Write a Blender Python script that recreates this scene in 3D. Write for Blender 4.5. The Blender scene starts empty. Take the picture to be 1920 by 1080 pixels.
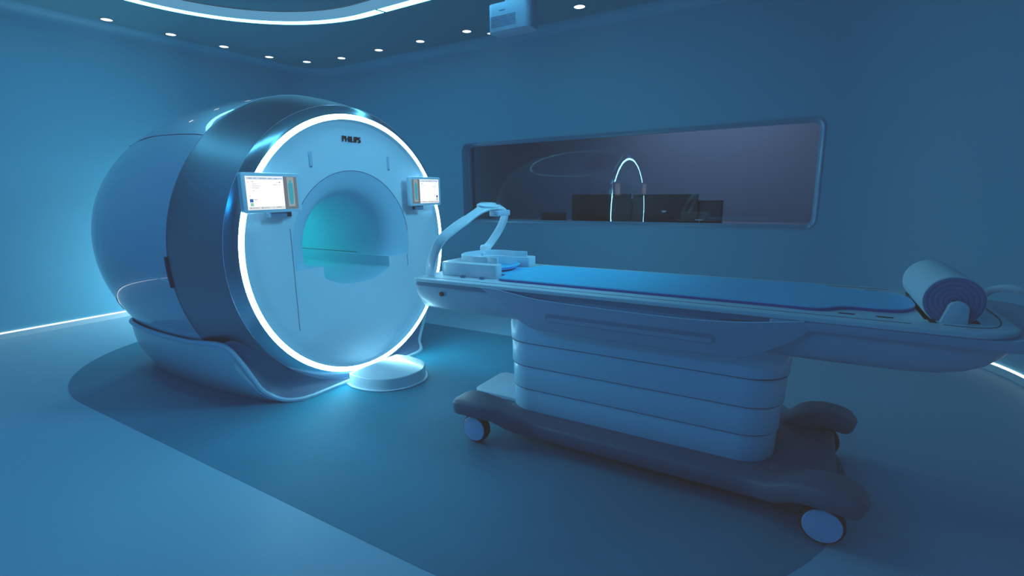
import bpy, bmesh, math, random
from mathutils import Vector, Matrix
PI = math.pi
sc = bpy.context.scene
COL = sc.collection
random.seed(4)

# ------------------------------------------------------------------ materials
def principled(name, col, rough=.5, metal=0.0, spec=.5, coat=0.0, coat_rough=.1, emit=None, estr=0.0,
               noise=None, bump=None):
    m = bpy.data.materials.new(name); m.use_nodes = True
    nt = m.node_tree; b = nt.nodes['Principled BSDF']
    b.inputs['Base Color'].default_value = (*col, 1)
    b.inputs['Roughness'].default_value = rough
    b.inputs['Metallic'].default_value = metal
    b.inputs['Specular IOR Level'].default_value = spec
    b.inputs['Coat Weight'].default_value = coat
    b.inputs['Coat Roughness'].default_value = coat_rough
    if emit:
        b.inputs['Emission Color'].default_value = (*emit, 1)
        b.inputs['Emission Strength'].default_value = estr
    if noise:                                   # (scale, amount): soft procedural variation of the base colour
        tc = nt.nodes.new('ShaderNodeTexCoord'); n = nt.nodes.new('ShaderNodeTexNoise')
        n.inputs['Scale'].default_value = noise[0]; n.inputs['Detail'].default_value = 4
        mix = nt.nodes.new('ShaderNodeMix'); mix.data_type = 'RGBA'
        a = noise[1]
        mix.inputs[6].default_value = (*[c * (1 - a) for c in col], 1)
        mix.inputs[7].default_value = (*[min(1, c * (1 + a)) for c in col], 1)
        nt.links.new(tc.outputs['Object'], n.inputs['Vector'])
        nt.links.new(n.outputs['Fac'], mix.inputs[0])
        nt.links.new(mix.outputs[2], b.inputs['Base Color'])
    if bump:
        tc = nt.nodes.new('ShaderNodeTexCoord'); n = nt.nodes.new('ShaderNodeTexNoise')
        n.inputs['Scale'].default_value = bump[0]
        bp = nt.nodes.new('ShaderNodeBump'); bp.inputs['Strength'].default_value = bump[1]
        bp.inputs['Distance'].default_value = .002
        nt.links.new(tc.outputs['Object'], n.inputs['Vector'])
        nt.links.new(n.outputs['Fac'], bp.inputs['Height'])
        nt.links.new(bp.outputs['Normal'], b.inputs['Normal'])
    return m

def emission(name, col, strength):
    m = bpy.data.materials.new(name); m.use_nodes = True
    nt = m.node_tree; nt.nodes.clear()
    o = nt.nodes.new('ShaderNodeOutputMaterial'); e = nt.nodes.new('ShaderNodeEmission')
    e.inputs['Color'].default_value = (*col, 1); e.inputs['Strength'].default_value = strength
    nt.links.new(e.outputs[0], o.inputs[0])
    return m

def glass_pane(name):
    m = bpy.data.materials.new(name); m.use_nodes = True
    nt = m.node_tree; nt.nodes.clear()
    o = nt.nodes.new('ShaderNodeOutputMaterial'); mx = nt.nodes.new('ShaderNodeMixShader')
    t = nt.nodes.new('ShaderNodeBsdfTransparent'); g = nt.nodes.new('ShaderNodeBsdfGlossy')
    fr = nt.nodes.new('ShaderNodeFresnel'); fr.inputs['IOR'].default_value = 1.6
    t.inputs['Color'].default_value = (.82, .85, .9, 1)
    g.inputs['Roughness'].default_value = 0.0
    g.inputs['Color'].default_value = (.9, .95, 1, 1)
    nt.links.new(fr.outputs[0], mx.inputs[0]); nt.links.new(t.outputs[0], mx.inputs[1])
    nt.links.new(g.outputs[0], mx.inputs[2]); nt.links.new(mx.outputs[0], o.inputs[0])
    return m

WALL = principled('wall_paint', (.10, .41, .55), .55, noise=(1.2, .02))
CEIL = principled('ceiling_paint', (.08, .33, .40), .6, noise=(1.0, .02))
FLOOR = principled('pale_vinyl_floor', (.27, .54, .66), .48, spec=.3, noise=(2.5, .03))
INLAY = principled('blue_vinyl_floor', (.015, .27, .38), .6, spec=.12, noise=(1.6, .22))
WHITE = principled('white_shell', (.74, .80, .86), .30, coat=.5, coat_rough=.06)
DOME = principled('gloss_blue_white_shell', (.50, .64, .80), .28, coat=1.0, coat_rough=.03)
FACE = principled('satin_white_face', (.68, .79, .88), .38, coat=.15, coat_rough=.2)
BORE = principled('bore_lining', (.40, .66, .80), .45)
BAND = principled('brushed_steel_band', (.24, .36, .44), .40, metal=.9)
BEZEL = principled('polished_bezel', (.50, .66, .76), .20, metal=.95)
SEAM = principled('seam_dark', (.03, .07, .13), .6)
SEAML = principled('seam_light', (.9, .93, .95), .3)
LIP = principled('lip_trim', (.62, .78, .9), .35)
APRON = principled('apron_blue', (.13, .24, .36), .45)
BLACK = principled('black_plastic', (.012, .012, .013), .45)
DARK = principled('dark_plastic', (.02, .022, .026), .5)
TABLEW = principled('table_white', (.74, .82, .88), .32, coat=.25, coat_rough=.1)
TSHELL = principled('table_shell', (.50, .62, .74), .35, coat=.2)
HOUSE = principled('table_side_housing', (.40, .50, .64), .38, coat=.2)
RIMB = principled('table_rim_band', (.10, .28, .40), .4)
PED = principled('pedestal_white', (.45, .80, .95), .38, coat=.2)
BASE = principled('base_grey', (.11, .15, .22), .45)
TYRE = principled('rubber', (.02, .02, .025), .7)
DISC = principled('wheel_disc', (.55, .70, .92), .4)
MAT = principled('blue_mat', (.02, .60, .88), .62, bump=(60, .2))
MATE = principled('mat_edge', (.04, .14, .42), .6)
PAPER = principled('roll_paper', (.72, .80, .86), .7)
PAPERE = principled('roll_paper_edge', (.16, .26, .46), .7)
RED = principled('red_button', (.5, .05, .05), .4)
BROWN = principled('brown_sensor', (.05, .025, .02), .4)
METALG = principled('grey_metal', (.5, .52, .55), .35, metal=.8)
CTRLW = principled('control_room_paint', (.48, .56, .66), .7)
DESK = principled('desk_top', (.55, .58, .68), .4)
RINGE = emission('ring_light_white', (.36, .82, 1.0), 32.0)
STRIPE = emission('ceiling_strip_white', (.15, .66, .94), 9.5)
LEDE = emission('floor_led_white', (.88, .95, 1.0), 1.5)
SPOTE = emission('downlight_white', (1.0, .97, .9), 2.2)
GLASS = glass_pane('window_glass')
# screen colours (self-lit pixels)
S_WHITE = emission('screen_white', (.97, .99, 1), 1.15)
S_HEAD = emission('screen_header', (.50, .66, .85), 1.0)
S_BAR = emission('screen_bar', (.72, .76, .80), 1.0)
S_GREY = emission('screen_grey', (.13, .17, .21), 1.0)
S_GREYL = emission('screen_grey_light', (.27, .34, .38), 1.0)
S_TEAL = emission('screen_teal', (.035, .33, .44), 1.0)
S_BLUE = emission('screen_blue', (.03, .13, .40), 1.0)
S_GREEN = emission('screen_green', (.25, .60, .50), 1.0)
S_INK = emission('screen_ink', (.30, .33, .42), 1.0)
BRK = principled('bracket_blue', (.16, .30, .44), .4)
SCREEN_MATS = [S_WHITE, S_HEAD, S_BAR, S_GREY, S_GREYL, S_TEAL, S_BLUE, S_GREEN, S_INK]

# ------------------------------------------------------------------ mesh helpers
def world_of(o):
    v = Vector((0, 0, 0))
    while o is not None:
        v += Vector(o.location); o = o.parent
    return v

def obj(name, verts, faces, mats, parent=None, smooth=35, bevel=0, seg=2, loc=None, midx=None, weld=True):
    """link ONE mesh object; verts are given in world space"""
    off = Vector(loc) if loc else Vector((0, 0, 0))
    if parent is not None: off = world_of(parent)
    me = bpy.data.meshes.new(name)
    me.from_pydata([tuple(Vector(v) - off) for v in verts], [], faces)
    if not isinstance(mats, (list, tuple)): mats = [mats]
    for m in mats: me.materials.append(m)
    if midx:
        for p, i in zip(me.polygons, midx): p.material_index = i
    bm = bmesh.new(); bm.from_mesh(me)
    if weld: bmesh.ops.remove_doubles(bm, verts=bm.verts, dist=1e-5)
    bmesh.ops.recalc_face_normals(bm, faces=bm.faces)
    if bevel:
        es = [e for e in bm.edges if len(e.link_faces) == 2 and e.calc_face_angle(0) > math.radians(38)]
        bmesh.ops.bevel(bm, geom=es, offset=bevel, segments=seg, profile=.5, affect='EDGES', clamp_overlap=True)
    bm.to_mesh(me); bm.free()
    if smooth:
        for p in me.polygons: p.use_smooth = True
        me.set_sharp_from_angle(angle=math.radians(smooth))
    o = bpy.data.objects.new(name, me); COL.objects.link(o)
    if parent is not None: o.parent = parent
    elif loc: o.location = loc
    return o

def tag(o, label=None, cat=None, group=None, kind=None):
    if label: o['label'] = label
    if cat: o['category'] = cat
    if group: o['group'] = group
    if kind: o['kind'] = kind
    return o

def empty(name, loc, label, cat, group=None):
    o = bpy.data.objects.new(name, None); COL.objects.link(o)
    o.location = loc; o.empty_display_size = .1
    return tag(o, label, cat, group)

class B:
    def __init__(s): s.v = []; s.f = []; s.m = []
    def add(s, v, f, mi=0):
        k = len(s.v); s.v += [tuple(p) for p in v]
        s.f += [tuple(i + k for i in q) for q in f]; s.m += [mi] * len(f)
    def box(s, c, d, mi=0):
        x, y, z = c; a, b, h = d[0] / 2, d[1] / 2, d[2] / 2
        v = [(x + i * a, y + j * b, z + k * h) for i in (-1, 1) for j in (-1, 1) for k in (-1, 1)]
        s.add(v, [(0, 1, 3, 2), (4, 6, 7, 5), (0, 4, 5, 1), (2, 3, 7, 6), (0, 2, 6, 4), (1, 5, 7, 3)], mi)
    def prism(s, pts, a, b, axis='z', mi=0):
        """extrude a 2-D outline along an axis from a to b"""
        def P(p, t):
            if axis == 'z': return (p[0], p[1], t)
            if axis == 'y': return (p[0], t, p[1])
            return (t, p[0], p[1])
        n = len(pts)
        v = [P(p, a) for p in pts] + [P(p, b) for p in pts]
        f = [tuple(range(n))[::-1], tuple(range(n, 2 * n))]
        f += [(i, (i + 1) % n, n + (i + 1) % n, n + i) for i in range(n)]
        s.add(v, f, mi)
    def grid(s, rows, close=False, mi=0, cap=False):
        n = len(rows[0]); v = [p for r in rows for p in r]; f = []
        for i in range(len(rows) - 1):
            for j in range(n if close else n - 1):
                k = (j + 1) % n
                f.append((i * n + j, i * n + k, (i + 1) * n + k, (i + 1) * n + j))
        if cap:
            f.append(tuple(range(n))[::-1]); f.append(tuple((len(rows) - 1) * n + j for j in range(n)))
        s.add(v, f, mi)
    def tube(s, path, r, n=8, closed=False, mi=0):
        path = [Vector(p) for p in path]; rows = []
        m = len(path); up = None
        for i, p in enumerate(path):
            a = path[(i - 1) % m] if (closed or i > 0) else p
            c = path[(i + 1) % m] if (closed or i < m - 1) else p
            t = (c - a).normalized()
            if up is None:
                up = Vector((0, 0, 1)) if abs(t.z) < .9 else Vector((1, 0, 0))
            x = t.cross(up).normalized(); up = x.cross(t).normalized()
            rr = r[i] if isinstance(r, (list, tuple)) else r
            rows.append([p + x * math.cos(2 * PI * k / n) * rr + up * math.sin(2 * PI * k / n) * rr for k in range(n)])
        if closed: rows.append(rows[0])
        s.grid(rows, True, mi, cap=not closed)
    def build(s, name, mats, parent=None, **k):
        return obj(name, s.v, s.f, mats, parent, midx=s.m if any(s.m) else None, **k)

def rrect(x0, x1, y0, y1, r, n=8):
    pts = []
    for cx, cy, a0 in ((x1 - r, y1 - r, 0), (x0 + r, y1 - r, 90), (x0 + r, y0 + r, 180), (x1 - r, y0 + r, 270)):
        for k in range(n + 1):
            a = math.radians(a0 + 90 * k / n)
            pts.append((cx + r * math.cos(a), cy + r * math.sin(a)))
    return pts

def spline(pts, n=8):
    """Catmull-Rom through points"""
    pts = [Vector(p) for p in pts]; out = []
    for i in range(len(pts) - 1):
        p0 = pts[i - 1] if i > 0 else pts[i] * 2 - pts[i + 1]
        p1, p2 = pts[i], pts[i + 1]
        p3 = pts[i + 2] if i + 2 < len(pts) else p2 * 2 - p1
        for k in range(n):
            t = k / n
            out.append(.5 * ((2 * p1) + (p2 - p0) * t + (2 * p0 - 5 * p1 + 4 * p2 - p3) * t * t + (3 * p1 - p0 - 3 * p2 + p3) * t ** 3))
    out.append(pts[-1]); return out

def resample(path, n):
    path = [Vector(p) for p in path]
    d = [0]
    for a, b in zip(path, path[1:]): d.append(d[-1] + (b - a).length)
    out = []; j = 0
    for k in range(n):
        t = d[-1] * k / (n - 1)
        while j < len(path) - 2 and d[j + 1] < t: j += 1
        w = (t - d[j]) / max(1e-9, d[j + 1] - d[j]); out.append(path[j].lerp(path[j + 1], w))
    return out

def fill_with_hole(outer, inner, place):
    """flat sheet between two 2-D loops (a panel with an opening), via triangle fill"""
    bm = bmesh.new()
    for loop in (outer, inner):
        vs = [bm.verts.new(place(p)) for p in loop]
        for a, b in zip(vs, vs[1:] + vs[:1]): bm.edges.new((a, b))
    bmesh.ops.triangle_fill(bm, edges=bm.edges, use_beauty=True)
    bm.verts.index_update()
    v = [tuple(q.co) for q in bm.verts]; f = [tuple(q.index for q in p.verts) for p in bm.faces]
    bm.free(); return v, f

# ------------------------------------------------------------------ setting
XL, YB, XR, YF, ZC = -3.86, 2.87, 4.12, -4.1, 3.13
RL, RR = .55, 1.22
def arc(cx, cy, r, a0, a1, n=14):
    return [(cx + r * math.cos(math.radians(a0 + (a1 - a0) * k / n)), cy + r * math.sin(math.radians(a0 + (a1 - a0) * k / n))) for k in range(n + 1)]
P_LEFT = [(XL, YF)] + [(XL, y) for y in (-2, -1, 0, 1)] + arc(XL + RL, YB - RL, RL, 180, 90)
P_RIGHT = arc(XR - RR, YB - RR, RR, 90, 0, 24) + [(XR, y) for y in (0, -1, -2, YF)]
P_BACK = [(XL + RL, YB), (XR - RR, YB)]
def sweep_wall(name, path, prof):
    """prof: (inset, z); the inset runs to the inside of the room"""
    b = B(); rows = []
    for i, p in enumerate(path):
        a = Vector(path[max(0, i - 1)]); c = Vector(path[min(len(path) - 1, i + 1)])
        t = (c - a).normalized(); nrm = Vector((t.y, -t.x))
        rows.append([(p[0] + nrm.x * d, p[1] + nrm.y * d, z) for d, z in prof])
    b.grid(rows); return b
COVE = [(.10 * (1 - math.cos(math.radians(a))), ZC - .10 + .10 * math.sin(math.radians(a))) for a in (0, 18, 36, 54, 72, 90)]
wall_prof = [(0, 0), (0, 1.0), (0, 2.0)] + COVE
tag(sweep_wall('wall_left', P_LEFT, wall_prof).build('wall_left', WALL, weld=False), kind='structure')
tag(sweep_wall('wall_right', P_RIGHT, wall_prof).build('wall_right', WALL, weld=False), kind='structure')
# back wall with the window opening
WX0, WX1, WZ0, WZ1, WR, GY = -1.20, 2.785, .945, 1.945, .10, 3.0
hole = rrect(WX0, WX1, WZ0, WZ1, WR, 8)
v, f = fill_with_hole([(XL + RL, 0), (XR - RR, 0), (XR - RR, ZC - .10), (XL + RL, ZC - .10)], hole, lambda p: (p[0], YB, p[1]))
wb = B(); wb.add(v, f)
wb.grid([[(x, YB - d, z) for d, z in COVE] for x in (XL + RL, XR - RR)])
tag(wb.build('wall_back', WALL, weld=False), kind='structure')
fb = B(); fb.add([(XL, YF, 0), (XR, YF, 0), (XR, YF, ZC), (XL, YF, ZC)], [(0, 1, 2, 3)])
tag(fb.build('wall_front', WALL), kind='structure')
# window: rounded reveal, frame lips, pane
hp = lambda g, y: [(p[0], y, p[1]) for p in rrect(WX0 - g, WX1 + g, WZ0 - g, WZ1 + g, WR + g, 8)]
wf = B()
wf.grid([hp(.010, YB + .002), hp(.009, YB - .006), hp(-.003, YB - .007), hp(-.008, YB + .02), hp(-.018, YB + .035),
         hp(-.018, GY - .03), hp(-.034, GY - .025), hp(-.034, GY + .03), hp(-.01, GY + .03), hp(-.01, YB + .05)], True)
WFRAME = principled('window_frame_paint', (.13, .36, .50), .35)
win = tag(wf.build('window_1', WFRAME, smooth=50), kind='structure')
pb = B(); pp = rrect(WX0 + .03, WX1 - .03, WZ0 + .03, WZ1 - .03, WR - .03, 8)
pb.add([(p[0], GY, p[1]) for p in pp], [tuple(range(len(pp)))])
pane = pb.build('window_pane', GLASS, win, smooth=0)
# floor, inlay, ceiling
fl = B(); fl.add([(XL, YF, 0), (XR, YF, 0), (XR, YB, 0), (XL, YB, 0)], [(0, 1, 2, 3)])
tag(fl.build('floor', FLOOR), kind='structure')
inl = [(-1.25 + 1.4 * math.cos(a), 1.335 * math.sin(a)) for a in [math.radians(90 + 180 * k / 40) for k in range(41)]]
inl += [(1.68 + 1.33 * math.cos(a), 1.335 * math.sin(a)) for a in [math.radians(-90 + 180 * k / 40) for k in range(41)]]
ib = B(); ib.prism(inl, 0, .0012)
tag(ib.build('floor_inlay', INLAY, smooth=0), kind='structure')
def stadium(g, n=40):
    r = 1.55 - g; xa, xb, yc = -1.32, -.4, -.02
    pts = [(xa + r * math.cos(a), yc + r * math.sin(a)) for a in [math.radians(90 + 180 * k / n) for k in range(n + 1)]]
    return pts + [(xb + r * math.cos(a), yc + r * math.sin(a)) for a in [math.radians(-90 + 180 * k / n) for k in range(n + 1)]]
v, f = fill_with_hole([(XL, YF), (XR, YF), (XR, YB), (XL, YB)], stadium(.10), lambda p: (p[0], p[1], ZC))
cb = B(); cb.add(v, f)
s1 = stadium(.10)
cb.add([(p[0], p[1], ZC + .16) for p in s1], [tuple(range(len(s1)))])
tag(cb.build('ceiling', CEIL, weld=False), kind='structure')
cl = empty('ceiling_light', (-.16, -.02, ZC), 'large oval white light strip running round the raised ceiling recess', 'ceiling light')
db = B(); so, si = stadium(0), stadium(.10)
db.grid([[(p[0], p[1], ZC - .006) for p in so], [(p[0], p[1], ZC - .006) for p in si]], True)
db.grid([[(p[0], p[1], ZC - .006) for p in so], [(p[0], p[1], ZC) for p in so]], True)
db.build('diffuser_strip', STRIPE, cl, weld=False)
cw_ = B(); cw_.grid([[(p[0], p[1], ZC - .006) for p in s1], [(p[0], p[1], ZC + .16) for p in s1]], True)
cw_.build('recess_wall_glow', emission('painted_strip_glow', (.10, .33, .55), .9), cl, weld=False)  # recess wall, no lamp: the strip's light on it is put in as emission
ip = B(); s2 = stadium(.16)
ip.prism(s2, ZC + .075, ZC + .10)
ip.build('recess_panel', CEIL, cl, smooth=0)
gp = B(); s3 = stadium(.155)
gp.grid([[(p[0], p[1], ZC + .068) for p in s3], [(p[0], p[1], ZC + .075) for p in s3]], True)
gp.grid([[(p[0], p[1], ZC + .068) for p in s3], [(p[0], p[1], ZC + .068) for p in stadium(.167)]], True)
gp.build('recess_shadow_gap', BLACK, cl, weld=False)
jb = B(); jb.prism([(-1.14, 1.425), (-1.118, 1.425), (-1.093, 1.535), (-1.115, 1.535)], ZC - .0085, ZC - .005)
jb.build('strip_joint', BLACK, cl, smooth=0)
# baseboards with a light line on top
BBP = [(0, 0), (.016, 0), (.016, .052), (0, .052)]
LDP = [(0, .052), (.014, .052), (.014, .065), (0, .065)]
BASEB = principled('baseboard_paint', (.55, .66, .72), .45)
for side, path in (('left', P_LEFT), ('back', P_BACK), ('right', P_RIGHT)):
    t = tag(sweep_wall('b', path, BBP).build('baseboard_' + side, BASEB, weld=False), kind='structure')
    sweep_wall('l', path, LDP).build('led_strip', LEDE, t, weld=False)

# recessed downlights
def downlight(x, y, r, label):
    t = empty('recessed_downlight', (x, y, ZC), label, 'downlight', 'ceiling downlights')
    b = B(); n = 24
    ring = lambda rr, z: [(x + rr * math.cos(2 * PI * k / n), y + rr * math.sin(2 * PI * k / n), z) for k in range(n)]
    b.grid([ring(r + .012, ZC), ring(r + .010, ZC - .005), ring(r, ZC - .005), ring(r, ZC - .001)], True)
    b.build('trim_ring', CEIL, t)
    d = B(); d.add(ring(r, ZC - .003), [tuple(range(n))]); d.build('lamp_disc', SPOTE, t, smooth=0)
DL = [(-3.63, .12, .05, 'small round ceiling downlight first of the left wall row, nearest the upper left photo corner'),
      (-3.62, .72, .05, 'small round ceiling downlight second from the near end of the row along the left wall'),
      (-3.605, 1.31, .05, 'small round ceiling downlight third from the near end of the row along the left wall'),
      (-3.59, 1.90, .05, 'small round ceiling downlight last along the left wall before the corner one'),
      (-3.40, 2.335, .05, 'small round ceiling downlight set diagonally in the far room corner above the scanner'),
      (-2.86, 2.47, .05, 'small round ceiling downlight just right of the far corner, first of the back row'),
      (-2.17, 2.475, .05, 'small round ceiling downlight second from the far corner in the row along the back wall'),
      (-1.485, 2.485, .05, 'small round ceiling downlight third from the far corner in the row along the back wall'),
      (-.795, 2.49, .05, 'small round ceiling downlight just left of the hanging ventilation box'),
      (.59, 2.49, .055, 'small round ceiling downlight alone to the right of the hanging ventilation box'),
      (-.62, 2.70, .03, 'tiny round ceiling light just below the left corner of the hanging box')]
for a in DL: downlight(*a)

# hanging box with a grille
BOXM = principled('box_shell', (.30, .46, .62), .4)
hb = empty('hanging_speaker_box', (.33, 1.58, ZC), 'white rounded box with slotted grille hanging from the ceiling on a short post', 'speaker box')
b = B(); b.prism(rrect(.138, .56, 1.5, 1.70, .06, 8), 2.715, 2.945); b.build('housing', BOXM, hb, bevel=.004)
b = B(); b.prism(rrect(.29, .42, 1.54, 1.66, .03, 5), 2.945, ZC); b.build('mounting_post', BOXM, hb)
b = B()
for k in range(7): b.box((.305, 1.4985, 2.755 + k * .0135), (.25, .004, .004))
b.build('grille', principled('grille_slots', (.12, .22, .34), .5), hb, smooth=0)
b = B(); b.prism(rrect(.265, .325, 2.876, 2.884, .003, 3), 1.4975, 1.501, 'y'); b.build('emblem_plate', principled('emblem_grey', (.12, .22, .32), .5), hb)

# ------------------------------------------------------------------ scanner
H = .96
mri = empty('mri_scanner', (0, 0, 0), 'large round white MRI scanner with a glowing white front ring and steel band', 'MRI scanner')
def circ(x, r, n=128, z0=None):
    out = []
    for k in range(n):
        a = 2 * PI * k / n
        z = H + r * math.sin(a)
        out.append((x, r * math.cos(a), max(z, .008)))
    return out
LEDGE, TW = .85, .305
def section(x, r, shift=0.0):
    ye = math.sqrt(r * r - (H - LEDGE) ** 2); a0 = -math.asin((H - LEDGE) / r); out = []
    N = 72
    for k in range(N + 1):
        a = a0 + (PI - 2 * a0) * k / N
        out.append((x, r * math.cos(a), H + r * math.sin(a)))
    for k in range(1, 4): out.append((x, -ye + (ye - TW) * k / 4, LEDGE))
    out.append((x, -TW, LEDGE)); out.append((x, -TW, .772))
    M = 24
    for k in range(1, M):
        t = -1 + 2 * k / M
        out.append((x, TW * t, .697 + .075 * abs(t) ** 2.6))
    out.append((x, TW, .772)); out.append((x, TW, LEDGE))
    for k in range(1, 4): out.append((x, TW + (ye - TW) * k / 4, LEDGE))
    return out
FX = -.035
# front face: flat sheet with the bore opening, dished up to the ring
v, f = fill_with_hole([(p[1], p[2]) for p in circ(FX, .79)], [(p[1], p[2]) for p in section(FX, .53)], lambda p: (FX, p[0], p[1]))
b = B(); b.add(v, f)
b.grid([circ(FX, .79), circ(FX + .004, .83), circ(FX + .016, .855), circ(FX + .045, .868)], True)
face = b.build('front_face', FACE, mri, smooth=40)
b = B(); rows = []
for t in [0, .012, .03, .05, .07, .095, .12, .15, .18, .25, .33, .42, .52, .63, .75, .87, 1]:
    rows.append(section(FX - .42 * t, .35 + .18 * (1 - t) ** 6))
for x in (-.7, -1.0, -1.4, -1.9): rows.append(section(x, .35))
b.grid(rows, True)
b.add([p for p in section(-1.9, .35)], [tuple(range(len(section(-1.9, .35))))])
bore = b.build('bore_liner', BORE, mri, smooth=45)
# bore seam lines along both sides, just above the ledge
for s in (-1, 1):
    b = B(); b.box((-1.15, s * .336, LEDGE + .012), (1.45, .003, .004)); b.build('bore_seam', SEAM, bore, smooth=0)
b = B(); arcp = [(FX + .001, .53 * math.cos(math.radians(a)), H + .53 * math.sin(math.radians(a))) for a in range(8, 150, 2)]
b.tube(arcp, .0016, 5); b.build('bore_rim_seam', SEAM, face)
b = B(); b.box((FX + .001, -.532, .79), (.003, .0016, .66)); b.build('panel_seam', SEAM, face, smooth=0)
b = B(); b.box((FX + .001, .507, .80), (.003, .0016, .09)); b.build('panel_seam', SEAM, face, smooth=0)
for y in (-.338, .353):
    b = B(); b.prism(rrect(y - .012, y + .012, 1.50, 1.605, .011, 6), FX - .002, FX + .004, 'x')
    s = b.build('finger_slot', principled('slot_rim', (.34, .52, .68), .4), face, bevel=.0015)
    b = B(); b.prism(rrect(y - .005, y + .005, 1.512, 1.596, .0045, 5), FX, FX + .0055, 'x'); b.build('slot_inset', DOME, s)
    b = B(); b.box((FX + .0045, y, 1.507), (.004, .010, .006)); b.build('slot_catch', SEAM, s)
# light ring
b = B(); rows = []
for k in range(9):
    a = PI * k / 8
    rows.append(circ(.006 + .009 * math.sin(a), .884 + .0165 * math.cos(a)))
b.grid(rows, True); b.build('ring_light', RINGE, mri)
b = B(); b.grid([circ(.006, .9005), circ(-.006, .915), circ(-.022, .942), circ(-.045, .960)], True)
b.build('front_bezel', BEZEL, mri)
b = B()
b.grid([circ(-.045 - .395 * t, .962 + .102 * (1 - (1 - t) ** 1.25)) for t in [0, .02, .1, .2, .3, .4, .5, .6, .7, .8, .9, .98, 1]] + [circ(-.45, 1.06)], True)
b.build('steel_band', BAND, mri)
BL, BN, BM_, BR, BDZ = 2.09, 3.289, 2.252, 1.074, .019
def body_r(x):
    u = min(1, max(0, (-.44 - x) / BL)); return BR * (1 - u ** BN) ** (1 / BM_) - (.036 * (x + .85) ** 2 if x > -.85 else 0)
b = B(); rows = []
for k in range(41):
    u = (k / 40) ** 1.0 if k < 20 else .5 + .5 * math.sin(PI / 2 * (k - 20) / 20) if k < 40 else .99999
    x = -.44 - BL * u; r = BR * max(1e-6, 1 - u ** BN) ** (1 / BM_) - (.036 * (x + .85) ** 2 if x > -.85 else 0)
    rows.append([(x, r * math.cos(2 * PI * j / 128), max(.008, H + BDZ * u + r * math.sin(2 * PI * j / 128))) for j in range(128)])
rows.insert(0, [(-.445, p[1] * .97, max(.008, H + (p[2] - H) * .97)) for p in rows[0]])
b.grid(rows, True); b.add(rows[-1], [tuple(range(128))])
dome = b.build('rear_housing', DOME, mri, smooth=60)
def on_body(x, z, s=1, g=.001):
    u = min(1, max(0, (-.44 - x) / BL)); r = body_r(x) + g
    dz = z - H - BDZ * u
    return (x, s * math.sqrt(max(.001, r * r - dz * dz)), z)
for s in (-1, 1):
    b = B(); b.tube(spline([on_body(x, z, s) for x, z in ((-1.60, 1.700), (-1.33, 1.727), (-1.16, 1.735), (-.83, 1.724), (-.56, 1.708), (-.445, 1.695))], 6), .0022, 5)
    b.build('top_cover_seam', SEAM, dome)
    b = B(); b.tube(spline([on_body(x, z, s, .0) for x, z in ((-1.64, .50), (-1.62, .56), (-1.51, .616), (-1.276, .714), (-1.026, .782), (-.718, .837), (-.51, .84), (-.445, .815))], 6), .0035, 6)
    b.build('service_panel_seam', SEAML, dome)  # pale tube colour stands in for light caught on the panel edge
    b = B(); b.tube([on_body(-.448, z, s, .002) for z in (.985, .95, .90, .85, .80)], .010, 6)
    b.build('side_vent', SEAM, mri)
# cradle
T = [(-2.10, 0, .36), (-2.09, -.25, .36), (-2.02, -.50, .365), (-1.88, -.70, .375), (-1.70, -.82, .388), (-1.40, -.898, .404), (-1.10, -.932, .407),
     (-.82, -.946, .412), (-.58, -.954, .42), (-.38, -.955, .44), (-.25, -.938, .444), (-.192, -.912, .415), (-.172, -.87, .334), (-.163, -.82, .227),
     (-.160, -.760, .110), (-.130, -.70, .045), (-.075, -.655, .016), (-.02, -.59, .008), (.005, -.50, .008)]
Bt = [(-1.95, 0, .0), (-1.94, -.25, 0), (-1.88, -.48, 0), (-1.78, -.62, 0), (-1.62, -.715, 0), (-1.30, -.75, 0), (-1.0, -.76, 0), (-.75, -.757, 0),
      (-.55, -.745, 0), (-.40, -.73, 0), (-.30, -.72, 0), (-.24, -.712, 0), (-.21, -.70, 0), (-.18, -.69, 0), (-.15, -.68, 0), (-.10, -.655, 0), (-.06, -.625, 0), (-.015, -.57, 0), (.004, -.50, 0)]
Ts, Bs = spline(T, 5), spline(Bt, 5)
def mir(ps): return [Vector((p[0], -p[1], p[2])) for p in ps]
def sides(a, fn):
    return fn(a), fn(mir(a))
b = B()
for s in (0, 1):
    t_, b_ = (Ts, Bs) if s == 0 else (mir(Ts), mir(Bs))
    rows = []
    for k in range(9):
        w = k / 8; row = []
        for p, q in zip(b_, t_):
            r = p.lerp(q, w); h = (q - p).z
            d = Vector((q.x - p.x, q.y - p.y, 0))
            r += Vector((d.x, d.y, 0)) * .28 * math.sin(PI * w) if d.length > 0 else Vector((0, 0, 0))
            row.append(r)
        rows.append(row)
    # inner return so that the shell has thickness
    rows.append([q + Vector((0, -math.copysign(.02, q.y) if abs(q.y) > .02 else 0, -.004)) for q in t_])
    b.grid(rows)
cr = b.build('base_cradle', WHITE, mri, smooth=60)
b = B(); whole = Ts[15:] + mir(Ts[15:])[::-1]
b.tube(whole, .015, 8); b.build('cradle_lip', LIP, cr)
# dark gap between the cradle edge and the housing
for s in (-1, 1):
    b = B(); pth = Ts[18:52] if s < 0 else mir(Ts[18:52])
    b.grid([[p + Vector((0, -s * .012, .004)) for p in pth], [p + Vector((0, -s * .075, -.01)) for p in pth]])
    b.build('cradle_gap', SEAM, cr)
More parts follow.
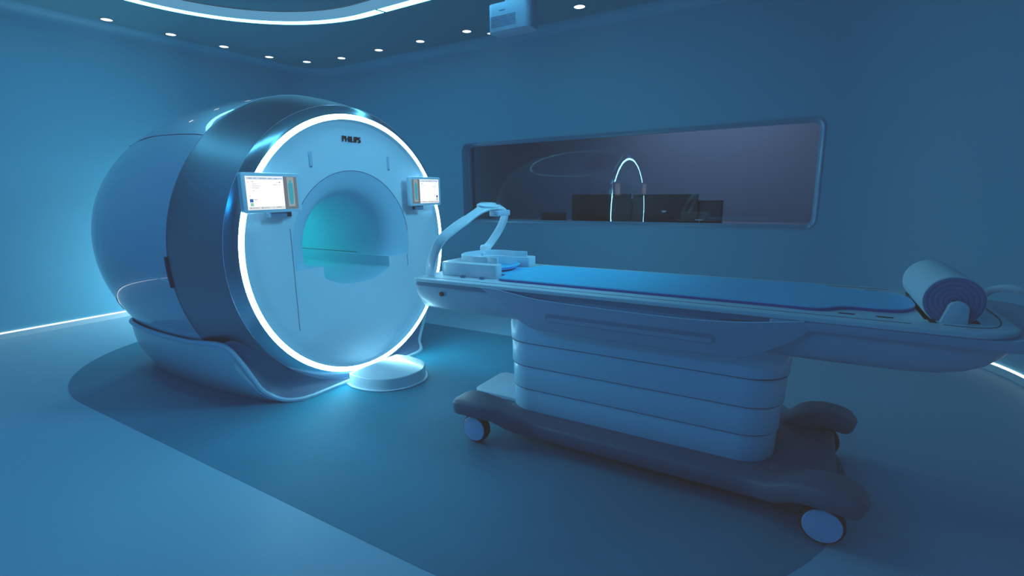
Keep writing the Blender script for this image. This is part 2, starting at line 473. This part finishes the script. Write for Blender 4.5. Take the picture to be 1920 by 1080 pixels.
# apron between lip and band
i0 = 50
edge = Ts[i0:]
n_e = 40
edge = resample(edge + [Vector((.005, -.25, .008)), Vector((.005, 0, .008))], n_e)
a_s = math.atan2(.46 - H, -.80)
b = B()
for s in (0, 1):
    rows = []
    for k in range(10):
        w = k / 9; row = []
        for i, p in enumerate(edge):
            a = -PI / 2 - (PI * .5 - .53) * (1 - i / (n_e - 1))
            c = Vector((-.05, .957 * math.cos(a), max(.01, H + .957 * math.sin(a))))
            q = p.lerp(c, w)
            q.x -= .10 * math.sin(PI * w) * min(1, (p - c).length / .3) * .8
            q.z = max(q.z, .006)
            row.append(q if s == 0 else Vector((q.x, -q.y, q.z)))
        rows.append(row)
    b.grid(rows)
b.build('front_apron', APRON, mri, smooth=70)
# lettering
cu = bpy.data.curves.new('lettering', 'FONT'); cu.body = 'PHILIPS'; cu.size = .0545; cu.extrude = .003; cu.offset = .0005
cu.align_x = 'CENTER'; cu.space_character = 1.0
to = bpy.data.objects.new('tmp_text', cu); COL.objects.link(to)
bpy.context.view_layer.update()
me = bpy.data.meshes.new_from_object(to.evaluated_get(bpy.context.evaluated_depsgraph_get()))
bpy.data.objects.remove(to)
xs = [v_.co.x for v_ in me.vertices]; sx = .160 / (max(xs) - min(xs))
for v_ in me.vertices:
    x_, y_, z_ = v_.co; v_.co = (FX + .007 + z_, .009 + x_ * sx, 1.684 + y_)
me.materials.append(BLACK)
lo = bpy.data.objects.new('logo_lettering', me); COL.objects.link(lo); lo.parent = mri

# docking step in front of the scanner
ds = empty('docking_step', (.25, -.06, 0), 'low white curved floor step in front of the scanner below its light ring', 'step')
def lens(g, n=14):
    pts = spline([(.046 - g, -.235 - g * .5, 0), (.13, -.255 - g, 0), (.26, -.245 - g, 0), (.37, -.20 - g * .9, 0), (.440 + g * .8, -.11 - g * .4, 0), (.462 + g, .0, 0),
                  (.445 + g * .8, .10 + g * .4, 0), (.37, .20 + g * .8, 0), (.25, .245 + g, 0), (.13, .25 + g, 0), (.046 - g, .235 + g * .5, 0)], 5)
    return [(p.x, p.y) for p in pts]
b = B(); b.prism(lens(0), .003, .088); b.build('step_body', TABLEW, ds, bevel=.008, seg=3)
b = B(); b.prism(lens(.022), .003, .010); b.build('floor_flange', LIP, ds, bevel=.003)

# touchscreens on the scanner front
def touchscreen(yc, flip, label):
    hw, z0, z1, x0, x1 = .188, 1.229, 1.457, .020, .052
    t = empty('touchscreen_monitor', (x0, yc, z0), label, 'monitor', 'touchscreens on the scanner front')
    b = B(); b.prism(rrect(yc - hw, yc + hw, z0, z1, .018, 6), x0, x1, 'x'); b.build('housing', FACE, t, bevel=.005, seg=3)
    b = B()
    def rect(u0, u1, v0, v1, mi, lay):
        w, h = .324, .188; y0 = yc - w / 2 + (0 if not flip else 0); zt = z1 - .021
        if flip: u0, u1 = 1 - u1, 1 - u0
        x = x1 + .0008 + lay * .0004
        b.add([(x, y0 + u0 * w, zt - v1 * h), (x, y0 + u1 * w, zt - v1 * h), (x, y0 + u1 * w, zt - v0 * h), (x, y0 + u0 * w, zt - v0 * h)], [(0, 1, 2, 3)], mi)
    rect(0, .72, 0, 1, 0, 0); rect(.72, 1, 0, 1, 3, 0)
    rect(.02, .71, .03, .10, 1, 1); rect(.01, .715, .905, .99, 2, 1)
    rect(.795, .935, .01, .93, 4, 1)
    for u0, u1, v0, v1 in ((.06, .12, .045, .07), (.15, .20, .05, .07), (.26, .39, .05, .07), (.43, .49, .055, .075), (.55, .60, .06, .08),
                           (.11, .15, .15, .168), (.11, .20, .225, .238), (.11, .27, .285, .298), (.11, .24, .345, .358), (.12, .15, .42, .436),
                           (.58, .62, .175, .188), (.50, .60, .245, .258), (.63, .65, .245, .26), (.63, .66, .16, .195), (.12, .19, .69, .708),
                           (.04, .06, .925, .965), (.07, .20, .94, .955), (.25, .28, .93, .965), (.29, .40, .94, .955), (.48, .49, .93, .965), (.54, .64, .93, .95),
                           (.03, .05, .17, .19), (.045, .065, .58, .60)):
        rect(u0, u1, v0, v1, 8, 2)
    rect(.045, .11, .675, .775, 6, 2); rect(.05, .11, .795, .89, 7, 2)
    # body outline on the grey panel
    w, h = .324, .188; y0 = yc - w / 2; zt = z1 - .021; x = x1 + .0018
    prof = [(.012, .10), (.020, .13), (.020, .17), (.026, .185), (.046, .205), (.052, .24), (.050, .45), (.048, .68), (.040, .76), (.030, .86)]
    uc = .863 if not flip else 1 - .863
    L = [(uc - a, c) for a, c in prof]; R = [(uc + a, c) for a, c in prof][::-1]
    pts = [(x, y0 + u * w, zt - vv * h) for u, vv in L + R]
    b.add(pts, [tuple(range(len(pts)))], 5)
    b.build('screen', SCREEN_MATS, t, smooth=0, weld=False)
    yb = yc + (.055 if not flip else -.085)
    b = B(); b.prism(rrect(yb - .068, yb + .068, 1.196, 1.236, .008, 4), -.012, .034, 'x'); br = b.build('wall_bracket', BRK, t, bevel=.003)
    b = B(); b.box((.0345, yb + (.050 if not flip else -.050), 1.2125), (.004, .028, .022)); b.build('sensor_window', BROWN, br)
    b = B(); b.box((-.007, yc - math.copysign(.05, yc), 1.34), (.052, .08, .10)); b.build('mount', WHITE, t, bevel=.006)
touchscreen(-.680, False, 'left touchscreen on the scanner front, the bigger looking one, body picture on its right')
touchscreen(.672, True, 'right touchscreen on the scanner front, beside the window side, body picture on its left')

# ------------------------------------------------------------------ patient table
tb = empty('patient_table', (2.1, 0, 0), 'mobile white patient table with tiered pedestal and four swivel castors beside the scanner', 'patient table')
def top_outline(x0, x1, hw, r0, r1):
    pts = []
    for cx, cy, r, a0 in ((x1 - r1, hw - r1, r1, 0), (x0 + r0, hw - r0, r0, 90), (x0 + r0, -hw + r0, r0, 180), (x1 - r1, -hw + r1, r1, 270)):
        for k in range(11):
            a = math.radians(a0 + 9 * k); pts.append((cx + r * math.cos(a), cy + r * math.sin(a)))
    return pts
b = B(); b.prism(top_outline(.835, 3.40, .395, .03, .16), .834, .855); top = b.build('tabletop', TABLEW, tb, bevel=.006, seg=3)
b = B(); b.box((3.225, 0, .85), (.155, .50, .10)); cut = b.build('cutter', TABLEW, tb)      # recess the paper roll sits in
md = top.modifiers.new('recess', 'BOOLEAN'); md.operation = 'DIFFERENCE'; md.object = cut; md.solver = 'EXACT'
bpy.context.view_layer.update()
nm = bpy.data.meshes.new_from_object(top.evaluated_get(bpy.context.evaluated_depsgraph_get()))
top.modifiers.clear(); top.data = nm; bpy.data.objects.remove(cut)
for p in nm.polygons: p.use_smooth = True
nm.set_sharp_from_angle(angle=math.radians(30))
b = B(); b.box((3.225, 0, .8347), (.15, .49, .001)); b.build('roll_recess_floor', DARK, tb, smooth=0)
b = B(); b.prism(top_outline(.842, 2.72, .387, .03, .02), .812, .834); b.build('rim_band', RIMB, tb)
b = B(); b.prism(top_outline(2.66, 3.56, .397, .02, .14), .800, .834); fl_ = b.build('foot_end_flange', HOUSE, tb, bevel=.006)
# under hull
def hull_sec(x, top_h, bot_h, z0, z1=.814, n=9):
    right = []
    for k in range(n + 1):
        a = PI / 2 * k / n
        # from the top edge curving in to the flat bottom
        y = bot_h + (top_h - bot_h) * math.cos(a) ** .9; z = z1 - (z1 - z0) * math.sin(a) ** 1.1
        right.append((x, y, z))
    return right + [(p[0], -p[1], p[2]) for p in right[::-1]]
b = B(); rows = []
for x, th, bh, z0 in ((.846, .375, .27, .69), (.87, .378, .30, .674), (1.1, .380, .31, .671), (1.5, .38, .31, .669), (2.0, .38, .30, .667), (2.6, .37, .29, .665),
                      (2.9, .365, .28, .662), (3.1, .36, .275, .664), (3.2, .355, .265, .670), (3.27, .35, .25, .684), (3.32, .345, .24, .708), (3.355, .34, .24, .745), (3.375, .335, .25, .785), (3.38, .33, .27, .81)):
    rows.append(hull_sec(x, th, bh, z0))
b.grid(rows, True, cap=True); b.build('under_hull', TSHELL, tb, smooth=50)
ho = spline([(1.30, .838), (1.40, .838), (1.504, .824), (1.672, .805), (1.95, .797), (2.232, .794), (2.45, .798), (2.62, .812), (2.78, .835)], 5)
hl = spline([(2.80, .80), (2.743, .748), (2.691, .717), (2.601, .669), (2.503, .655), (2.171, .651), (1.75, .651), (1.631, .655), (1.575, .672), (1.506, .714), (1.408, .779), (1.33, .826)], 5)
b = B(); b.prism([(p.x, p.y) for p in ho + hl], -.398, .398, 'y'); hs = b.build('side_housing', HOUSE, tb, bevel=.005, seg=3)
for s in (-1, 1):
    b = B(); b.tube([(p.x, s * .397, p.y) for p in ho], .003, 6); b.build('painted_edge_highlight', LIP, hs)  # paler tube paints in the highlight along the housing's top edge
    b = B(); b.prism(rrect(1.69, 2.47, .702, .742, .0195, 8), s * .390, s * .3992, 'y')
    sl = b.build('grip_slot', principled('slot_shade', (.25, .33, .46), .5), hs, smooth=0)  # slot is not cut in; the darker plate colour stands in for its shade
    b = B(); b.prism(rrect(1.70, 2.46, .7045, .723, .009, 6), s * .392, s * .4002, 'y'); b.build('slot_lower_lip', HOUSE, sl, smooth=0)
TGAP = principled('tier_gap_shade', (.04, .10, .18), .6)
# pedestal tiers
for k, (z0, z1, g) in enumerate(((.155, .290, 0), (.283, .420, .007), (.413, .552, .014), (.545, .668, .022))):
    b = B(); b.prism(rrect(1.385 - g * .6, 2.71 + g * 1.6, -.288 - g, .288 + g, .15 + g * .5, 14), z0, z1)
    b.build('pedestal_tier', PED, tb, bevel=.004)
    if k:
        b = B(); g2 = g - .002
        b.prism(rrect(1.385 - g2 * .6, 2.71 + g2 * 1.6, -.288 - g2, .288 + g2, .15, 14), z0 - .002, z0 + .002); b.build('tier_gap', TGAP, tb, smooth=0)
# chassis
b = B()
b.prism(rrect(1.40, 2.80, -.33, .28, .10, 8), .082, .158)
ch = b.build('chassis', BASE, tb, bevel=.012, seg=3)
def rail(path, name='chassis_rail'):
    """flat thick rail running from castor foot to castor foot, rounded at both ends"""
    P = resample(spline(path, 8), 90); rows = []; bb = B(); m = len(P)
    L = sum((q - p).length for p, q in zip(P, P[1:]))
    for i, p in enumerate(P):
        t = (P[min(i + 1, m - 1)] - P[max(i - 1, 0)]).normalized()
        side = Vector((-t.y, t.x, 0)).normalized(); up = t.cross(side)
        if up.z < 0: up = -up
        d = min(i, m - 1 - i) / (m - 1) * L
        w = .084 + .016 * max(0, 1 - d / .35); h = .042
        if d < .07:
            k = math.sqrt(max(.0, 1 - (1 - d / .07) ** 2)); w *= .35 + .65 * k; h *= .7 + .3 * k
        rows.append([p + side * w * math.copysign(abs(math.cos(a)) ** .38, math.cos(a)) + up * h * math.copysign(abs(math.sin(a)) ** .38, math.sin(a))
                     for a in [2 * PI * j / 20 for j in range(20)]])
    bb.grid(rows, True, cap=True)
    return bb.build(name, BASE, tb, smooth=55)
for s in (-1, 1):
    ye, ym = (-.45, -.335) if s < 0 else (.29, .26)
    rail([(1.185, ye, .198), (1.26, ye, .208), (1.34, ye + .005 * s, .208), (1.42, ye * .95, .190), (1.50, ye * .5 + ym * .5, .142), (1.60, ym * 1.02, .116), (1.75, ym, .112), (2.15, ym, .112),
          (2.50, ym, .112), (2.66, ym * 1.02, .114), (2.75, ye * .5 + ym * .5, .140), (2.82, ye * .95, .190), (2.89, ye, .210), (2.96, ye, .205), (3.03, ye, .185)])
b = B(); b.prism(rrect(1.08, 1.50, -.17, .17, .05, 6), .128, .152); b.build('foot_pedal_plate', TABLEW, tb, bevel=.006, seg=3)
b = B(); b.prism([(2.70, .08), (2.95, .10), (2.95, .15), (2.86, .165), (2.70, .165)], -.30, .24, 'y'); b.build('chassis_end_block', BASE, tb, bevel=.01)
def castor(x, y, s):
    c = B(); r = .078
    ring = lambda rr, yy, n=32: [(x + rr * math.cos(2 * PI * k / n), yy, .0035 + r + rr * math.sin(2 * PI * k / n)) for k in range(n)]
    y0, y1 = y - .026, y + .026
    c.grid([ring(.05, y0), ring(r - .012, y0 - .001), ring(r - .003, y0 + .006), ring(r, y0 + .015), ring(r, y1 - .015), ring(r - .003, y1 - .006), ring(r - .012, y1 + .001), ring(.05, y1)], True, cap=True)
    w = c.build('castor_wheel', TYRE, tb)
    for q, yy in ((s, y0 if s < 0 else y1),):
        d = B(); d.grid([ring(.067, yy + q * .0005), ring(.064, yy + q * .005), ring(.03, yy + q * .008), ring(.001, yy + q * .008)], True)
        d.build('wheel_disc', DISC, w)
    d = B(); d.prism(rrect(x - .02, x + .02, y - .018, y + .018, .01, 4), .08 + .0, .185); d.build('castor_stem', DARK, w)
for x in (1.307, 2.90):
    castor(x, -.462, -1); castor(x, .27, 1)
# tip button, peg blocks, slots, groove, roll supports, push handle
b = B(); n = 16
b.grid([[(1.035 + r * math.cos(2 * PI * k / n), -.3795 - d, .775 + r * math.sin(2 * PI * k / n)) for k in range(n)] for r, d in ((.013, -.03), (.013, .006), (.010, .009), (.001, .009))], True)
b.build('stop_button', RED, tb)
for x in (1.105, 1.233):
    for s in (-1, 1):
        b = B(); b.box((x, s * .268, .8625), (.024, .02, .016)); b.build('locating_peg', principled('peg_blue', (.10, .20, .36), .5), tb, bevel=.002)
for x in (2.915, 3.033):
    for s in (-1, 1):
        b = B(); b.prism([(x - .03, s * .270), (x + .025, s * .270), (x + .02, s * .287), (x - .025, s * .287)], .853, .8562); b.build('strap_slot', DARK, top, smooth=0)
for s in (-1, 1):
    b = B(); b.box((3.166, s * .270, .8552), (.020, .05, .003)); b.build('cross_groove', DARK, top, smooth=0)
b = B()
for s in (-1, 1): b.tube([(x, s * .345, .855) for x in (.9, 1.5, 2.2, 3.10)], .0016, 5)
b.build('edge_groove', SEAM, top)
b = B(); b.tube(spline([(3.19, -.315, .855), (3.28, -.315, .855), (3.34, -.27, .855), (3.372, -.15, .855), (3.378, 0, .855), (3.372, .15, .855), (3.34, .27, .855), (3.28, .315, .855), (3.19, .315, .855)], 5), [.002] * 41, 6)
b.build('foot_panel_seam', SEAM, top)
for s in (-1, 1):
    pts = [(3.187, .853), (3.262, .853)] + [(3.232 + .030 * math.cos(math.radians(a)), .902 + .030 * math.sin(math.radians(a))) for a in range(0, 181, 18)]
    b = B(); b.prism(pts, s * .247, s * .275, 'y'); b.build('roll_support', TABLEW, tb, bevel=.004)
b = B()
hp_ = spline([(3.36, .375, .822), (3.41, .365, .838), (3.455, .355, .882), (3.50, .31, .903), (3.525, .2, .905), (3.53, 0, .905), (3.525, -.2, .905), (3.50, -.31, .903), (3.455, -.355, .882), (3.41, -.365, .838), (3.36, -.375, .822)], 5)
rows = []
for i, p in enumerate(hp_):
    t = (hp_[min(i + 1, len(hp_) - 1)] - hp_[max(0, i - 1)]).normalized(); sd = t.cross(Vector((0, 0, 1))).normalized(); up = sd.cross(t)
    w, h = .009, .015
    rows.append([p + sd * w * a + up * h * c for a, c in ((-1, -.7), (-.6, -1), (.6, -1), (1, -.7), (1, .7), (.6, 1), (-.6, 1), (-1, .7))])
b.grid(rows, True, cap=True); hd = b.build('push_handle', TSHELL, tb, smooth=50)
b = B(); b.tube([(3.545, y, .935) for y in (-.24, -.1, .1, .24)], .011, 8); b.tube([(3.535, .23, .90), (3.545, .235, .935)], .008, 6); b.tube([(3.535, -.23, .90), (3.545, -.235, .935)], .008, 6)
b.build('handle_release_bar', DARK, hd)

# mat lying on the table
def sym(right): return right + [(x, -y) for x, y in right[::-1]]
half = spline([(1.09, 0, 0), (1.10, .06, 0), (1.14, .102, 0), (1.20, .122, 0), (1.29, .138, 0), (1.320, .17, 0), (1.325, .22, 0), (1.345, .262, 0), (1.42, .270, 0), (1.6, .271, 0), (2.0, .272, 0), (2.4, .273, 0), (2.6, .274, 0), (2.68, .275, 0), (2.74, .278, 0), (2.80, .280, 0), (2.85, .262, 0), (2.895, .212, 0), (2.95, .194, 0), (3.03, .192, 0), (3.10, .165, 0), (3.14, .09, 0), (3.147, 0, 0)], 6)
mo = [(p.x, p.y) for p in half] + [(p.x, -p.y) for p in half[::-1][1:-1]]
mt = empty('table_mattress', (2.2, 0, .855), 'long flat bright blue mattress lying along the patient table', 'mattress')
b = B(); b.grid([[(p.x, q * p.y, z) for q, z in ((-1, .8551), (-1, .866), (1, .866), (1, .8551))] for p in half[1:-1]], True, cap=True)
b.build('mattress_edge', MATE, mt, smooth=50)
b = B(); hz = half[1:-1]
b.grid([[(p.x, q * p.y * k, z) for q, k, z in ((-1, .997, .8655), (-1, .985, .871), (1, .985, .871), (1, .997, .8655))] for p in hz])
b.build('mattress_cover', MAT, mt, smooth=50)
# head support: block with a U-shaped cradle wall
hs_ = empty('head_support', (1.12, 0, .855), 'white head support block with open round cradle wall at the scanner end of the table', 'head support')
blk = []
b = B(); Rin = .150
outer = spline([(1.00, -.238, 0), (1.20, -.238, 0), (1.285, -.234, 0), (1.305, -.215, 0), (1.300, -.175, 0), (1.292, -.155, 0)], 4)
inner = [Vector((1.12 + Rin * math.cos(math.radians(a)), Rin * math.sin(math.radians(a)), 0)) for a in range(-62, -299, -8)]
o2 = [Vector((p.x, -p.y, 0)) for p in outer[::-1]]
back = spline([(1.00, .238, 0), (.945, .236, 0), (.922, .21, 0), (.915, .0, 0), (.922, -.21, 0), (.945, -.236, 0), (1.00, -.238, 0)], 5)
b.prism([(p.x, p.y) for p in outer + inner + o2 + back[1:-1]], .8552, .932)
b.build('support_block', TABLEW, hs_, bevel=.012, seg=3)
cw = B()
ang = [math.radians(a) for a in range(62, 299, 6)]
def U(r, e):
    arm = [Vector((1.265, -r * e, 0))]
    pts = [Vector((1.12 + r * math.cos(a), r * math.sin(a), 0)) for a in ang]
    return [Vector((1.275, r * .97, 0)), Vector((1.23, r * .96, 0))] + pts + [Vector((1.23, -r * .96, 0)), Vector((1.275, -r * .97, 0))]
ro, ri = U(.178, 1), U(.166, 1)
cw.prism([(p.x, p.y) for p in ro + ri[::-1]], .858, .966)
cw.build('cradle_wall', TABLEW, hs_, bevel=.004)
b = B()
rows = []
for r, z in ((.166, .900), (.150, .884), (.125, .8745), (.05, .8725), (.002, .8725)):
    rows.append([(1.13 + r * math.cos(2 * PI * k / 32), r * math.sin(2 * PI * k / 32), z) for k in range(32)])
b.grid(rows, True); b.build('head_pad', MAT, hs_, smooth=60)
b = B(); b.prism(rrect(.935, 1.0, .09, .20, .025, 5), .93, .958); b.build('latch_block', TABLEW, hs_, bevel=.01, seg=3)
# arched coil / mirror bow above the head support
ar = empty('head_coil_arch', (.90, 0, .855), 'curved white arch bow leaning over the head support at the table end', 'coil arch')
ap = spline([(.892, -.300, .857), (.945, -.345, .95), (1.000, -.335, 1.06), (1.035, -.262, 1.122), (1.068, -.151, 1.181), (1.096, -.045, 1.231), (1.106, .06, 1.245), (1.098, .17, 1.228),
             (1.072, .240, 1.182), (1.023, .262, 1.099), (.972, .225, 1.005), (.951, .185, .966)], 6)
b = B(); rows = []; m = len(ap); pl = Vector((1, 0, -.55)).normalized()
for i, p in enumerate(ap):
    t = (ap[min(i + 1, m - 1)] - ap[max(0, i - 1)]).normalized()
    wdir = (pl - t * pl.dot(t)).normalized(); th = t.cross(wdir)
    f = i / (m - 1)
    w = .030 if f < .35 else .026
    if f < .12: w = .034 - .004 * f / .12
    h = .011
    if .42 < f < .68: w += .010 * math.sin(PI * (f - .42) / .26)
    rows.append([p + wdir * w * math.copysign(abs(math.cos(a)) ** .6, math.cos(a)) + th * h * math.copysign(abs(math.sin(a)) ** .6, math.sin(a)) for a in [2 * PI * k / 16 for k in range(16)]])
b.grid(rows, True, cap=True); bow = b.build('arch_bow', TABLEW, ar, smooth=55)
# hub on the crown
b = B(); rows = []
hub_c = Vector((1.085, .035, 1.246))
for dz, r in ((-.014, .001), (-.014, .034), (-.006, .042), (.006, .042), (.014, .034), (.017, .001)):
    rows.append([hub_c + Vector((r * 1.25 * math.cos(2 * PI * k / 28) + .35 * dz, 2.3 * r * math.sin(2 * PI * k / 28), dz - .25 * r * math.cos(2 * PI * k / 28) )) for k in range(28)])
b.grid(rows, True); b.build('crown_hub', TABLEW, bow, smooth=50)
b = B(); b.prism(rrect(1.09, 1.16, .02, .18, .025, 5), 1.185, 1.218); b.build('under_mirror', TSHELL, bow, bevel=.006)
b = B(); b.box((1.118, .095, 1.257), (.018, .030, .005)); b.build('crown_slot', SEAM, bow)
b = B(); b.prism(rrect(.16, .225, .945, .992, .02, 6), .925, .975, 'x')
b.build('hinge_boss', TABLEW, bow, bevel=.006)
b = B(); b.prism(rrect(.925, .962, .165, .215, .012, 5), .852, .96); b.build('hinge_post', TABLEW, ar)
# paper roll
pr = empty('paper_roll', (3.215, 0, .857), 'thick white paper roll resting crosswise at the foot end of the table', 'paper roll')
RC = (3.222, .926); R_ = .0893
ringp = lambda r, y, n=48: [(RC[0] + r * math.cos(2 * PI * k / n), y, RC[1] + r * math.sin(2 * PI * k / n)) for k in range(n)]
b = B(); b.grid([ringp(R_ - .004, -.242), ringp(R_, -.238), ringp(R_, .238), ringp(R_ - .004, .242)], True); b.build('roll_sheet', PAPER, pr)
for s in (-1, 1):
    b = B(); rows = []; k = 0
    for i in range(18):
        r = R_ - .003 - i * .005
        if r < .004: break
        rows.append(ringp(r, s * (.243 if i % 3 else .240)))
    b.grid(rows, True, cap=False); b.build('roll_end', PAPERE, pr, smooth=20)

# ------------------------------------------------------------------ control room behind the window
CY = 4.6
def quad(name, pts, mat, kind='structure'):
    b = B(); b.add(pts, [(0, 1, 2, 3)]); return tag(b.build(name, mat, smooth=0), kind=kind)
CX0, CX1, CYF = -2.4, 3.6, YB + .12
quad('wall_control_back', [(CX0, CY, 0), (CX1, CY, 0), (CX1, CY, 2.7), (CX0, CY, 2.7)], CTRLW)
quad('wall_control_left', [(CX0, CYF, 0), (CX0, CY, 0), (CX0, CY, 2.7), (CX0, CYF, 2.7)], CTRLW)
quad('wall_control_right', [(CX1, CYF, 0), (CX1, CY, 0), (CX1, CY, 2.7), (CX1, CYF, 2.7)], CTRLW)
quad('ceiling_control', [(CX0, CYF, 2.7), (CX1, CYF, 2.7), (CX1, CY, 2.7), (CX0, CY, 2.7)], CTRLW)
quad('floor_control', [(CX0, CYF, 0), (CX1, CYF, 0), (CX1, CY, 0), (CX0, CY, 0)], CTRLW)
dk = empty('control_desk', (.8, 3.4, 0), 'pale desk ledge behind the observation window carrying the black monitors', 'desk')
b = B(); b.box((.8, 3.42, .935), (4.2, .74, .03)); b.build('desk_top', DESK, dk, bevel=.004)
for x in (-1.1, .8, 2.7):
    b = B(); b.box((x, 3.45, .46), (.05, .6, .92)); b.build('desk_leg', DESK, dk)
def monitor(x0, x1, y, z0, z1, label, mark=False, tilt=0, group=None):
    t = empty('computer_monitor', ((x0 + x1) / 2, y, .95), label, 'monitor', group)
    b = B(); b.prism(rrect(x0, x1, z0, z1, .008, 4), y, y + .035, 'y'); hs = b.build('back_shell', BLACK, t, bevel=.003)
    xc = (x0 + x1) / 2
    b = B(); b.prism(rrect(x0 + .01, x1 - .01, z0 + .01, z1 - .01, .004, 3), y + .035, y + .037, 'y'); b.build('screen', DARK, t)
    b = B(); b.box((xc, y + .02, (.95 + z0 + .1) / 2), (.06, .03, z0 + .1 - .95)); b.box((xc, y + .05, .954), (.22, .16, .008)); b.build('stand', BLACK, t)
    if mark:
        b = B(); n = 12; zz = z0 + (z1 - z0) * .42
        pts = [(xc + .028 * math.cos(a), zz + .020 * math.sin(a)) for a in [PI + PI * k / n for k in range(n + 1)]]
        b.prism(pts, y - .002, y, 'y'); b.build('round_mark', METALG if mark == 1 else DARK, t, smooth=0)
    return t
monitor(.185, .925, 3.24, .965, 1.283, 'large black monitor seen from behind, left one of the big pair in the window', mark=2)
monitor(.955, 1.672, 3.24, .965, 1.275, 'large black monitor seen from behind, right one of the big pair with pale round mark', mark=1)
m3 = monitor(.85, 1.05, 3.36, .965, 1.225, 'black monitor mostly hidden in the gap between the two big monitors')
m4 = monitor(1.60, 1.92, 3.30, .96, 1.205, 'black monitor at the right end of the desk, partly behind the big right monitor')
b = B(); b.prism(rrect(1.66, 1.90, .98, 1.19, .006, 3), 3.297, 3.3, 'y'); b.build('back_panel', principled('panel_navy', (.02, .03, .05), .4), m4, smooth=0)
lp = empty('small_black_screen', (-.075, 3.25, .95), 'small black screen standing alone at the left end of the desk behind glass', 'screen')
b = B(); b.prism(rrect(-.245, .098, .955, 1.062, .008, 4), 3.24, 3.262, 'y'); b.build('screen_back', BLACK, lp, bevel=.003)
b = B(); b.prism(rrect(-.2, .05, 3.262, 3.40, .01, 3), .95, .962); b.build('foot', BLACK, lp)
tr = empty('desk_tray', (1.72, 3.13, .95), 'tiny white tray on a thin post at the right end of the desk behind glass', 'tray')
b = B(); b.prism(rrect(1.68, 1.76, 3.11, 3.15, .01, 4), 1.0, 1.008); b.build('tray_plate', SEAML, tr)
b = B(); b.tube([(1.72, 3.13, .95), (1.72, 3.13, 1.0)], .003, 6); b.build('tray_post', METALG, tr)

# ------------------------------------------------------------------ lights
def area(name, loc, rot, sx, sy, power, col, spread=180):
    l = bpy.data.lights.new(name, 'AREA'); l.shape = 'RECTANGLE'; l.size = sx; l.size_y = sy; l.energy = power; l.color = col
    l.spread = math.radians(spread)
    o = bpy.data.objects.new(name, l); COL.objects.link(o); o.location = loc; o.rotation_euler = rot; return o
area('front_left_fill', (-1.0, -2.9, ZC - .02), (0, 0, 0), 2.6, 1.8, 5, (.03, .46, .9))  # added fill, not a known fixture: soft blue ambient from the front left
def aim(o, p): o.rotation_euler = (Vector(p) - o.location).to_track_quat('-Z', 'Y').to_euler()
aim(area('table_side_fill', (1.0, YF + .25, ZC - .12), (0, 0, 0), 3.4, .5, 24, (.005, .38, 1.0)), (1.9, 0, .3))  # added fill above and behind the camera, brightens the table's near side in blue
aim(area('scanner_face_fill', (2.7, .5, ZC - .06), (0, 0, 0), .9, 1.1, 23, (.17, .62, .92), 80), (-.1, -.1, 1.15))  # added fill out of view, evens the light on scanner face and touchscreens
aim(area('hidden_left_fill', (-3.15, 1.25, .45), (0, 0, 0), .5, .5, 44, (.58, .90, 1.0)), (-3.75, -1.0, 0))  # unseen fill behind the scanner, added to brighten the lower left wall and floor
area('control_room_lamp', (1.6, 3.9, 2.66), (0, 0, 0), 2.0, .6, 6.5, (.46, .62, .95))
pl_ = bpy.data.lights.new('bore_lamp', 'POINT'); pl_.energy = 2.6; pl_.color = (.0, .92, .76); pl_.shadow_soft_size = .05
po = bpy.data.objects.new('bore_lamp', pl_); COL.objects.link(po); po.location = (-1.15, -.05, 1.2)

# ------------------------------------------------------------------ camera + colour management
cam = bpy.data.cameras.new('camera'); co = bpy.data.objects.new('camera', cam); COL.objects.link(co)
cam.sensor_fit = 'HORIZONTAL'; cam.sensor_width = 36; cam.lens = 935.25 / 1920 * 36; cam.clip_start = .05; cam.clip_end = 60
yaw, pit, roll = -.544933, .190275, -.015174
co.matrix_world = Matrix.Translation((2.781, -2.503, 1.327)) @ Matrix.Rotation(-yaw, 4, 'Z') @ Matrix.Rotation(PI / 2 - pit, 4, 'X') @ Matrix.Rotation(roll, 4, 'Z')
sc.camera = co
w = bpy.data.worlds.new('world'); sc.world = w; w.use_nodes = True
w.node_tree.nodes['Background'].inputs['Color'].default_value = (.02, .08, .16, 1); w.node_tree.nodes['Background'].inputs['Strength'].default_value = .3
sc.view_settings.view_transform = 'Standard'; sc.view_settings.look = 'None'; sc.view_settings.exposure = 0; sc.view_settings.gamma = 1
sc.view_settings.use_curve_mapping = True
sc.view_settings.curve_mapping.black_level = (-.020, -.018, -.017)
sc.view_settings.curve_mapping.update()
